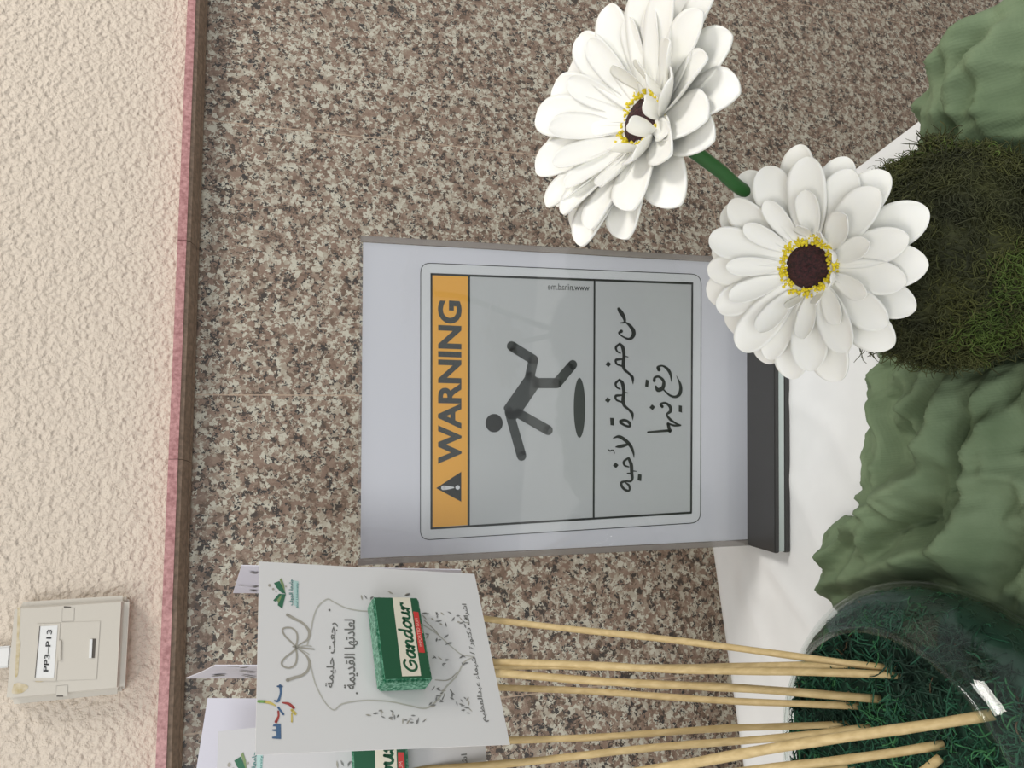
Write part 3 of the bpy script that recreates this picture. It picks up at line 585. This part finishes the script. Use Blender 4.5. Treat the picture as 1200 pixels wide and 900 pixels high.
c1C, c1N = fr1[0], fr1[3]
def behind(x, y, fr, gap):
    d = ray(x, y); return CAM+d*(np.dot(fr[0]-fr[3]*gap-CAM, fr[3])/np.dot(d, fr[3]))
def skewer(label, lo, hi, r=.0019, via=None):
    lo = V(lo); hi = lo+(V(via)-lo)*1.42 if via is not None else V(hi); m = MB(); ax = unit(hi-lo); L = np.linalg.norm(hi-lo); n = 26; rnd = random.Random(hash(label) % 997)
    side = unit(np.cross(ax, (0, 1, 0))); ph = len(label)
    pts = [lo+ax*L*i/n+side*.0005*math.sin(i*.45+ph) for i in range(n+1)]
    kn = (ph*7) % 17+4; rad = [r*(1+.04*math.sin(i*1.7+ph)+(.10 if i == kn else 0)) for i in range(n+1)]
    m.tube(pts, rad, 'bamboo', 8)
    return tag(m.build('bamboo_skewer'), label, 'skewer', 'bamboo skewers in the bowl')
mz = MZ-.002
F1 = lambda x, y: behind(x, y, fr1, .0034)
skewer('pale bamboo skewer nearest the warning sign, apart from the rest', onz(1050, 783, mz), atd(345, 697, .495))
skewer('thick pale bamboo skewer on top of the crossing bunch behind the frontmost card', onz(1055, 792, mz), None, .0020, F1(592, 777))
skewer('bamboo skewer at the back of the crossing bunch, mostly hidden by the thick one', onz(1010, 780, mz), atd(420, 783, .485), .0018)
skewer('bamboo skewer crossing beneath the thick one, its foot free in the moss', onz(1031, 818, mz), None, .0021, F1(590, 790))
skewer('darker bamboo skewer lying lowest in the crossing bunch', onz(1008, 829, mz), atd(440, 797, .478), .0019)
F2 = lambda x, y: behind(x, y, fr2, .0032)
skewer('slim bamboo skewer just left of the crossing bunch, going up behind the card corner', onz(995, 847, mz), F2(450, 876), .0018)
skewer('slim bamboo skewer that meets the cut-off gum pack card, second left of the bunch', onz(1020, 853, mz), F2(455, 907), .0019)
skewer('long slanting bamboo skewer reaching right to the near rim of the bowl', onz(1164, 836, MZ+.006), atd(520, 941, .385), .0023)
skewer('bamboo skewer below the slanting one, its square-cut foot clear on the moss', onz(1106, 873, mz), atd(560, 948, .40), .0021)
skewer('bamboo skewer at the picture edge, only a short length above the moss showing', onz(1000, 896, mz), atd(560, 968, .41), .0018)
skewer('short bamboo stub at the picture edge nearest the viewer', onz(1102, 889, MZ+.004), atd(960, 985, .36), .0021)

# ------------------------------------------------------------------ sage gauze runner
def outline(p): return onz(*p[:2], TZ+(p[2] if len(p) > 2 else .012))[:2]
back = [(1023, 424), (1019, 460), (1021, 490), (1018, 520), (1014, 548), (1013, 575), (999, 592), (996, 606), (980, 605), (967, 622), (965, 645), (969, 662), (964, 684, .006), (980, 708, .003)]
poly = [outline(p) for p in reversed(back)]
right = [V((.170, .372)), V((.205, .345))]+[outline(p) for p in ((1078, 160), (1071, 140), (1075, 120), (1100, 92), (1116, 72), (1140, 50), (1143, 34), (1150, 22), (1161, 4), (1168, -30), (1175, -70))]
poly = [V(p) for p in catmull(poly, 4)]+right+[V((.36, .12)), V((.36, .02)), V((-.02, .02)), V((-.10, .10)), V((-.095, .235)), V((-.06, .262)), V((-.035, .305)), V((-.027, .37)), V((-.028, .412)), V((-.034, .428))]
poly = np.array(poly)
step = .0016; xs = np.arange(-.105, .37, step); ys = np.arange(.02, .48, step); XX, YY = np.meshgrid(xs, ys); PP = np.stack([XX, YY], -1)
D = np.full(XX.shape, 9.); ins = np.zeros(XX.shape, bool); near = np.zeros(PP.shape); n = len(poly)
for i in range(n):
    a, b_ = poly[i], poly[(i+1) % n]; d, u = pseg(PP, a, b_); k = d < D; D = np.where(k, d, D); near[k] = (a+u[..., None]*(b_-a))[k]
    c_ = ((a[1] > YY) != (b_[1] > YY)); xi = (b_[0]-a[0])*(YY-a[1])/((b_[1]-a[1]) if abs(b_[1]-a[1]) > 1e-9 else 1e-9)+a[0]; ins ^= c_ & (XX < xi)
SD = np.where(ins, D, -D)
H = .011*(1-np.exp(-np.maximum(SD, 0)/.010))
ridges = [([(1018, 465), (1040, 525), (1062, 585)], -.008, .0045), ([(1092, 495), (1110, 550)], -.009, .005), ([(1172, 470), (1165, 570)], -.006, .004), ([(1125, 600), (1060, 628)], -.006, .004), ([(1150, 640), (1090, 690)], -.006, .005), ([(1105, 160), (1118, 105), (1135, 80)], -.009, .004), ([(1150, 160), (1150, 90), (1165, 30)], -.009, .004), ([(1150, 470), (1125, 550), (1065, 590), (1000, 640), (985, 690)], .013, .010), ([(1028, 430), (1026, 490), (1045, 560), (1010, 600)], .011, .008), ([(1038, 440), (1060, 520), (1062, 575)], .009, .006), ([(1085, 440), (1110, 505), (1150, 530)], .008, .007),
          ([(1145, 430), (1150, 520), (1140, 620)], .008, .007), ([(1185, 420), (1178, 540), (1160, 660)], .010, .008), ([(972, 612), (968, 640), (976, 690)], .012, .008), ([(1000, 600), (985, 612), (990, 650)], .009, .006), ([(1090, 600), (1040, 640), (1005, 690)], .008, .007), ([(1200, 580), (1140, 650), (1060, 670)], .009, .009),
          ([(1170, 640), (1090, 655), (1020, 680)], .010, .008), ([(1200, 480), (1195, 560)], .008, .006), ([(1120, 430), (1105, 470), (1075, 500)], .007, .005),
          ([(1080, 150), (1095, 100), (1140, 55), (1180, 10)], .012, .010), ([(1110, 160), (1120, 110), (1150, 70), (1200, 20)], .014, .009), ([(1140, 165), (1150, 110), (1160, 40), (1175, -10)], .016, .010), ([(1165, 170), (1170, 110), (1200, 60)], .011, .007), ([(1190, 170), (1195, 100), (1215, 30)], .012, .009)]
for l, amp, wd in ridges:
    l = catmull([outline((*p, .015)) for p in l], 4); d0 = np.full(XX.shape, 9.); uu = np.zeros(XX.shape)
    for i, (a, b_) in enumerate(zip(l[:-1], l[1:])):
        d, u = pseg(PP, a, b_); k = d < d0; d0 = np.where(k, d, d0); uu = np.where(k, (i+u)/(len(l)-1), uu)
    H += 1.45*amp*(1-np.clip(d0/(wd*1.5), 0, 1))**1.35*np.sin(np.clip(uu*.9+.07, 0, 1)*math.pi)**.5
nz = np.zeros(XX.shape)
for j in range(XX.shape[0]):
    for i in range(XX.shape[1]):
        if SD[j, i] < -.004: continue
        x, y = XX[j, i], YY[j, i]; q = .02*noise.noise((x*14, y*14, 3)); s_ = .02*noise.noise((x*14, y*14, 9))
        nz[j, i] = .0095*(1-abs(noise.noise(((x+y*.5+q)*46, (y-x*.4+s_)*15, 5))))**3.2+.0055*(1-abs(noise.noise(((x-y*.4+s_)*70, (y+x*.3+q)*26, 7))))**3+.0022*(1-abs(noise.noise(((x+q)*150, (y+s_)*70, 2))))**2
rim_f = 1-np.exp(-np.maximum(SD, 0)/.011)
H = (H+nz)*rim_f+.0025
Hsm = H.copy()
dB = np.hypot(XX-.142, YY-.265); H = np.where(dB < .06, .003+(H-.003)*np.clip((dB-.036)/.024, .05, 1), H)      # pressed down under the moss ball
dG = np.hypot(XX-BX, YY-BY)
cap = np.where(dG < BA, BCz-TZ-BBz*np.sqrt(np.clip(1-(dG/BA)**2, 0, 1))-.001, 9.); H = np.minimum(H, np.maximum(cap-.0055, .0))
over = np.maximum(XX-(TX1-.002), 0); Z = TZ+.003+H-np.where(over > 0, over**1.35*2.2, 0)
ok = SD > -.0011; XS = np.where(ok & (SD < 0), near[..., 0], XX); YS = np.where(ok & (SD < 0), near[..., 1], YY)
idx = -np.ones(XX.shape, int); idx[ok] = np.arange(ok.sum()); vs = np.stack([XS[ok], YS[ok], Z[ok]], -1)
fs = [(idx[j, i], idx[j, i+1], idx[j+1, i+1], idx[j+1, i]) for j in range(XX.shape[0]-1) for i in range(XX.shape[1]-1) if ok[j, i] and ok[j, i+1] and ok[j+1, i+1] and ok[j+1, i]]
m = MB(); m.add(vs, fs, 'gauze', True); g = m.build('gauze_runner')
bm = bmesh.new(); bm.from_mesh(g.data); seen = set(); best = []
for v0 in bm.verts:                       # keep the one continuous piece of cloth
    if v0 in seen: continue
    comp = [v0]; seen.add(v0)
    for v in comp:
        for e in v.link_edges:
            o_ = e.other_vert(v)
            if o_ not in seen: seen.add(o_); comp.append(o_)
    if len(comp) > len(best): best = comp
keep = set(best); bmesh.ops.delete(bm, geom=[v for v in bm.verts if v not in keep], context='VERTS'); bm.to_mesh(g.data); bm.free()
for p in g.data.polygons: p.use_smooth = True
sm = g.modifiers.new('smooth', 'SMOOTH'); sm.factor = .5; sm.iterations = 1; so = g.modifiers.new('thick', 'SOLIDIFY'); so.thickness = .0006; so.offset = 1
tag(g, 'crumpled sage green gauze runner lying across the white table', 'fabric runner')

# ------------------------------------------------------------------ moss ball and the two flowers
BC = V((.142, .265, TZ+.0505)); BR_ = .0525
m = MB(); vs = []; ns, nr = 48, 28
for j in range(nr+1):
    for i in range(ns):
        a, b_ = 2*math.pi*i/ns, math.pi*j/nr; d = V((math.sin(b_)*math.cos(a), math.sin(b_)*math.sin(a), math.cos(b_))); r = (BR_-.0035)*(1+.035*noise.noise(Vector(d)*4)); p = BC+d*r; p[2] = max(p[2], TZ+.004); vs.append(p)
m.add(vs, [(j*ns+i, j*ns+(i+1) % ns, (j+1)*ns+(i+1) % ns, (j+1)*ns+i) for j in range(nr) for i in range(ns)], 'moss_dark', True)
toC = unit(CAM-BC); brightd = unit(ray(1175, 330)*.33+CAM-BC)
def on_ball(rnd):
    while True:
        d = unit((rnd.gauss(0, 1), rnd.gauss(0, 1), rnd.gauss(0, 1)))
        if d@toC > -.35: break
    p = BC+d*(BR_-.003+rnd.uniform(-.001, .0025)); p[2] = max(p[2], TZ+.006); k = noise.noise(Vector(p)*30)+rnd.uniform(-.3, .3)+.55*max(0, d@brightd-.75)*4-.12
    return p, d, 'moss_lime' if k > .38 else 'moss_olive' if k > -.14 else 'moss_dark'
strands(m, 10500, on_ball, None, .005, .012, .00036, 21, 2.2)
tuft = atd(1098, 176, .368)               # the ragged tuft by the runner
def on_tuft(rnd): d = unit((rnd.gauss(0, 1), rnd.gauss(0, 1), rnd.gauss(0, 1))); return tuft+d*.006*rnd.random()**.5, d, rnd.choice(['moss_dark', 'moss_olive', 'moss_dark'])
strands(m, 260, on_tuft, None, .006, .013, .00045, 5, 1.2)
for px, py in ((1012, 398), (1005, 396), (1035, 205), (1022, 408)):
    q = atd(px, py, .37)
    strands(m, 6, lambda rnd: (q, unit(q-BC), 'moss_dark'), None, .006, .014, .0003, int(px), 1.6)
tag(m.build('moss_ball'), 'round dark olive moss ball that holds the two white flowers', 'moss ball')

def petal_mesh(L, Wd, cup, curl, tip):
    nx, ny = 10, 24; vs = []
    for j in range(ny+1):
        v = math.sin(j/ny*math.pi/2)**.9; wv = Wd*(.30+.70*math.sin(math.pi/2*min(v/.62, 1))**1.3)*(1 if v < .70 else max(0.0, 1-((v-.70)/.30)**2.3)**.5)
        wv = max(wv, Wd*.02)
        for i in range(nx+1):
            u = i/nx*2-1; x = u*wv/2; vv_ = v; z = cup*(u*u)*wv*.5+curl*L*v*v-tip*L*max(0, v-.7)**2*6+.010*L*math.cos(u*5)*v*(1-v)
            vs.append((x, L*vv_, z))
    fs = [(j*(nx+1)+i, j*(nx+1)+i+1, (j+1)*(nx+1)+i+1, (j+1)*(nx+1)+i) for j in range(ny) for i in range(nx)]
    n0 = len(vs); vs += [(x*.97, y*.995, z-.022) for x, y, z in vs]; fs = fs+[tuple(n0+i for i in reversed(f)) for f in fs]
    ring = list(range(nx+1))+[j*(nx+1)+nx for j in range(1, ny+1)]+[ny*(nx+1)+i for i in range(nx-1, -1, -1)]+[j*(nx+1) for j in range(ny-1, 0, -1)]
    fs += [(ring[i], ring[i-1], n0+ring[i-1], n0+ring[i]) for i in range(len(ring))]
    me = bpy.data.meshes.new('petal'); me.from_pydata(vs, [], fs); me.update()
    for p in me.polygons: p.use_smooth = True
    me.materials.append(M['petal']); return me
PET = [petal_mesh(1, .37, .24, .04, .10), petal_mesh(1, .35, .36, .10, .05), petal_mesh(1, .40, .20, .02, .16), petal_mesh(1, .40, .45, .16, .0)]
for me in PET:
    me.transform(Matrix.Scale(1, 4))
near_side = unit(MC[1]-.1*MC[0])
def flower(name, label, C, Nrm, R, stem_pts, seed, rings, ring_r=.0115):
    rnd = random.Random(seed); Nrm = unit(Nrm); t = thing(name, label, 'flower', C, 'white gerbera flowers')
    q = Vector(Nrm).to_track_quat('Z', 'Y'); rot0 = q.to_matrix().to_4x4()
    def put(me, nm, mtx): o = bpy.data.objects.new(nm, me); COL.objects.link(o); o.parent = t; o.matrix_local = rot0@mtx; return o
    for (n, Lf, el, z0, r0, kinds, ph) in rings:
        for i in range(n):
            a = 2*math.pi*(i+ph+rnd.uniform(-.16, .16))/n
            if Lf < .5 and V(rot0.to_3x3()@Vector((-math.sin(a), math.cos(a), 0)))@near_side < -.15: continue
            L = R*Lf*rnd.uniform(.93, 1.06); e = R_(el+rnd.uniform(-5, 5))
            mt = Matrix.Rotation(a, 4, 'Z')@Matrix.Translation((0, r0, z0))@Matrix.Rotation(e, 4, 'X')@Matrix.Rotation(R_(rnd.uniform(-10, 10)), 4, 'Y')@Matrix.Diagonal((L*rnd.uniform(.92, 1.1), L, L, 1))
            put(PET[rnd.choice(kinds)], 'petal', mt)
    # disc
    C = V(C); X = V(rot0.to_3x3()@Vector((1, 0, 0))); Y = V(rot0.to_3x3()@Vector((0, 1, 0)))
    m = MB(); vs = []; sg = 28; rs = [0, .2, .4, .6, .8, .95, 1]; r_d = ring_r*.80
    for r in rs:
        for k in range(sg):
            a = 2*math.pi*k/sg; rr = r*r_d; h = .0022*(1-r*r)-.0006*math.exp(-(r/.3)**2)*2+.0012+.0003*noise.noise((r*9, a*3, seed)); vs.append(C+(X*math.cos(a)+Y*math.sin(a))*rr+Nrm*(h+.0012))
    m.add(vs, [(j*sg+k, j*sg+(k+1) % sg, (j+1)*sg+(k+1) % sg, (j+1)*sg+k) for j in range(len(rs)-1) for k in range(sg)], 'disc', True); m.build('disc', t)['label'] = 'dark maroon centre'
    m = MB()
    for k in range(300):
        a = rnd.uniform(0, 2*math.pi); r = ring_r*rnd.uniform(.78, 1.10); p = C+(X*math.cos(a)+Y*math.sin(a))*r+Nrm*rnd.uniform(.0008, .0014); tip = p+Nrm*rnd.uniform(.0014, .0030)+(X*math.cos(a)+Y*math.sin(a))*rnd.uniform(-.0004, .0008)
        m.tube([p, (p+tip)/2, tip, tip+Nrm*.0003], [.0004, .00045, .0007, .0002], 'stamen', 5)
    m.build('stamen_ring', t)['label'] = 'yellow ring of stamens'
    m = MB(); vs = [C-Nrm*.006, C-Nrm*.001, C+Nrm*.002]; m.tube(vs, [.0035, .010, ring_r*.9], 'petal', 20); m.build('receptacle', t)
    m = MB(); m.tube(catmull(stem_pts, 8), .0029, 'stem', 12); m.build('stem', t)['label'] = 'plain green stem'
    return t
imgdir = lambda dx, dy: MC[1]*dx-MC[0]*dy            # a direction of the picture in the room
c1 = atd(949, 312, .330); n1 = unit(-unit(ray(949, 312))*math.cos(R_(27))+imgdir(-1, .05)*math.sin(R_(27)))
RG = [(15, 1.0, 8, -.001, .005, [0, 2], 0), (15, .93, 17, .0004, .005, [0, 1], .5), (11, .58, 32, .0012, .0095, [1, 3], .2), (10, .36, 66, .0015, .0118, [1, 3], .6)]
flower('gerbera', 'white flower facing the viewer, in front of the moss ball', c1, n1, .0430, [c1-n1*.003, c1-n1*.014, atd(1035, 297, .352), atd(1075, 297, .362), BC+(0, 0, .02)], 4, RG)
a2 = unit(imgdir(-.84, -.42)); c2 = atd(757, 143, .300); n2 = unit(-unit(ray(757, 143))*math.cos(R_(51))+a2*math.sin(R_(51)))
RG2 = [(15, 1.0, 14, -.001, .005, [0, 2], .3), (15, .94, 24, .0004, .005, [0, 1], .8), (12, .64, 33, .0012, .0095, [1, 3], .2), (10, .36, 66, .0015, .0118, [1, 3], .1)]
flower('gerbera', 'white flower turned up towards the ledge on a long bare stem, higher of the two', c2, n2, .0470, [c2-n2*.003, c2-n2*.016, atd(806, 172, .318), atd(842, 199, .330), atd(880, 229, .341), atd(985, 288, .362), atd(1070, 305, .372), BC+(0, .004, .02)], 9, RG2)
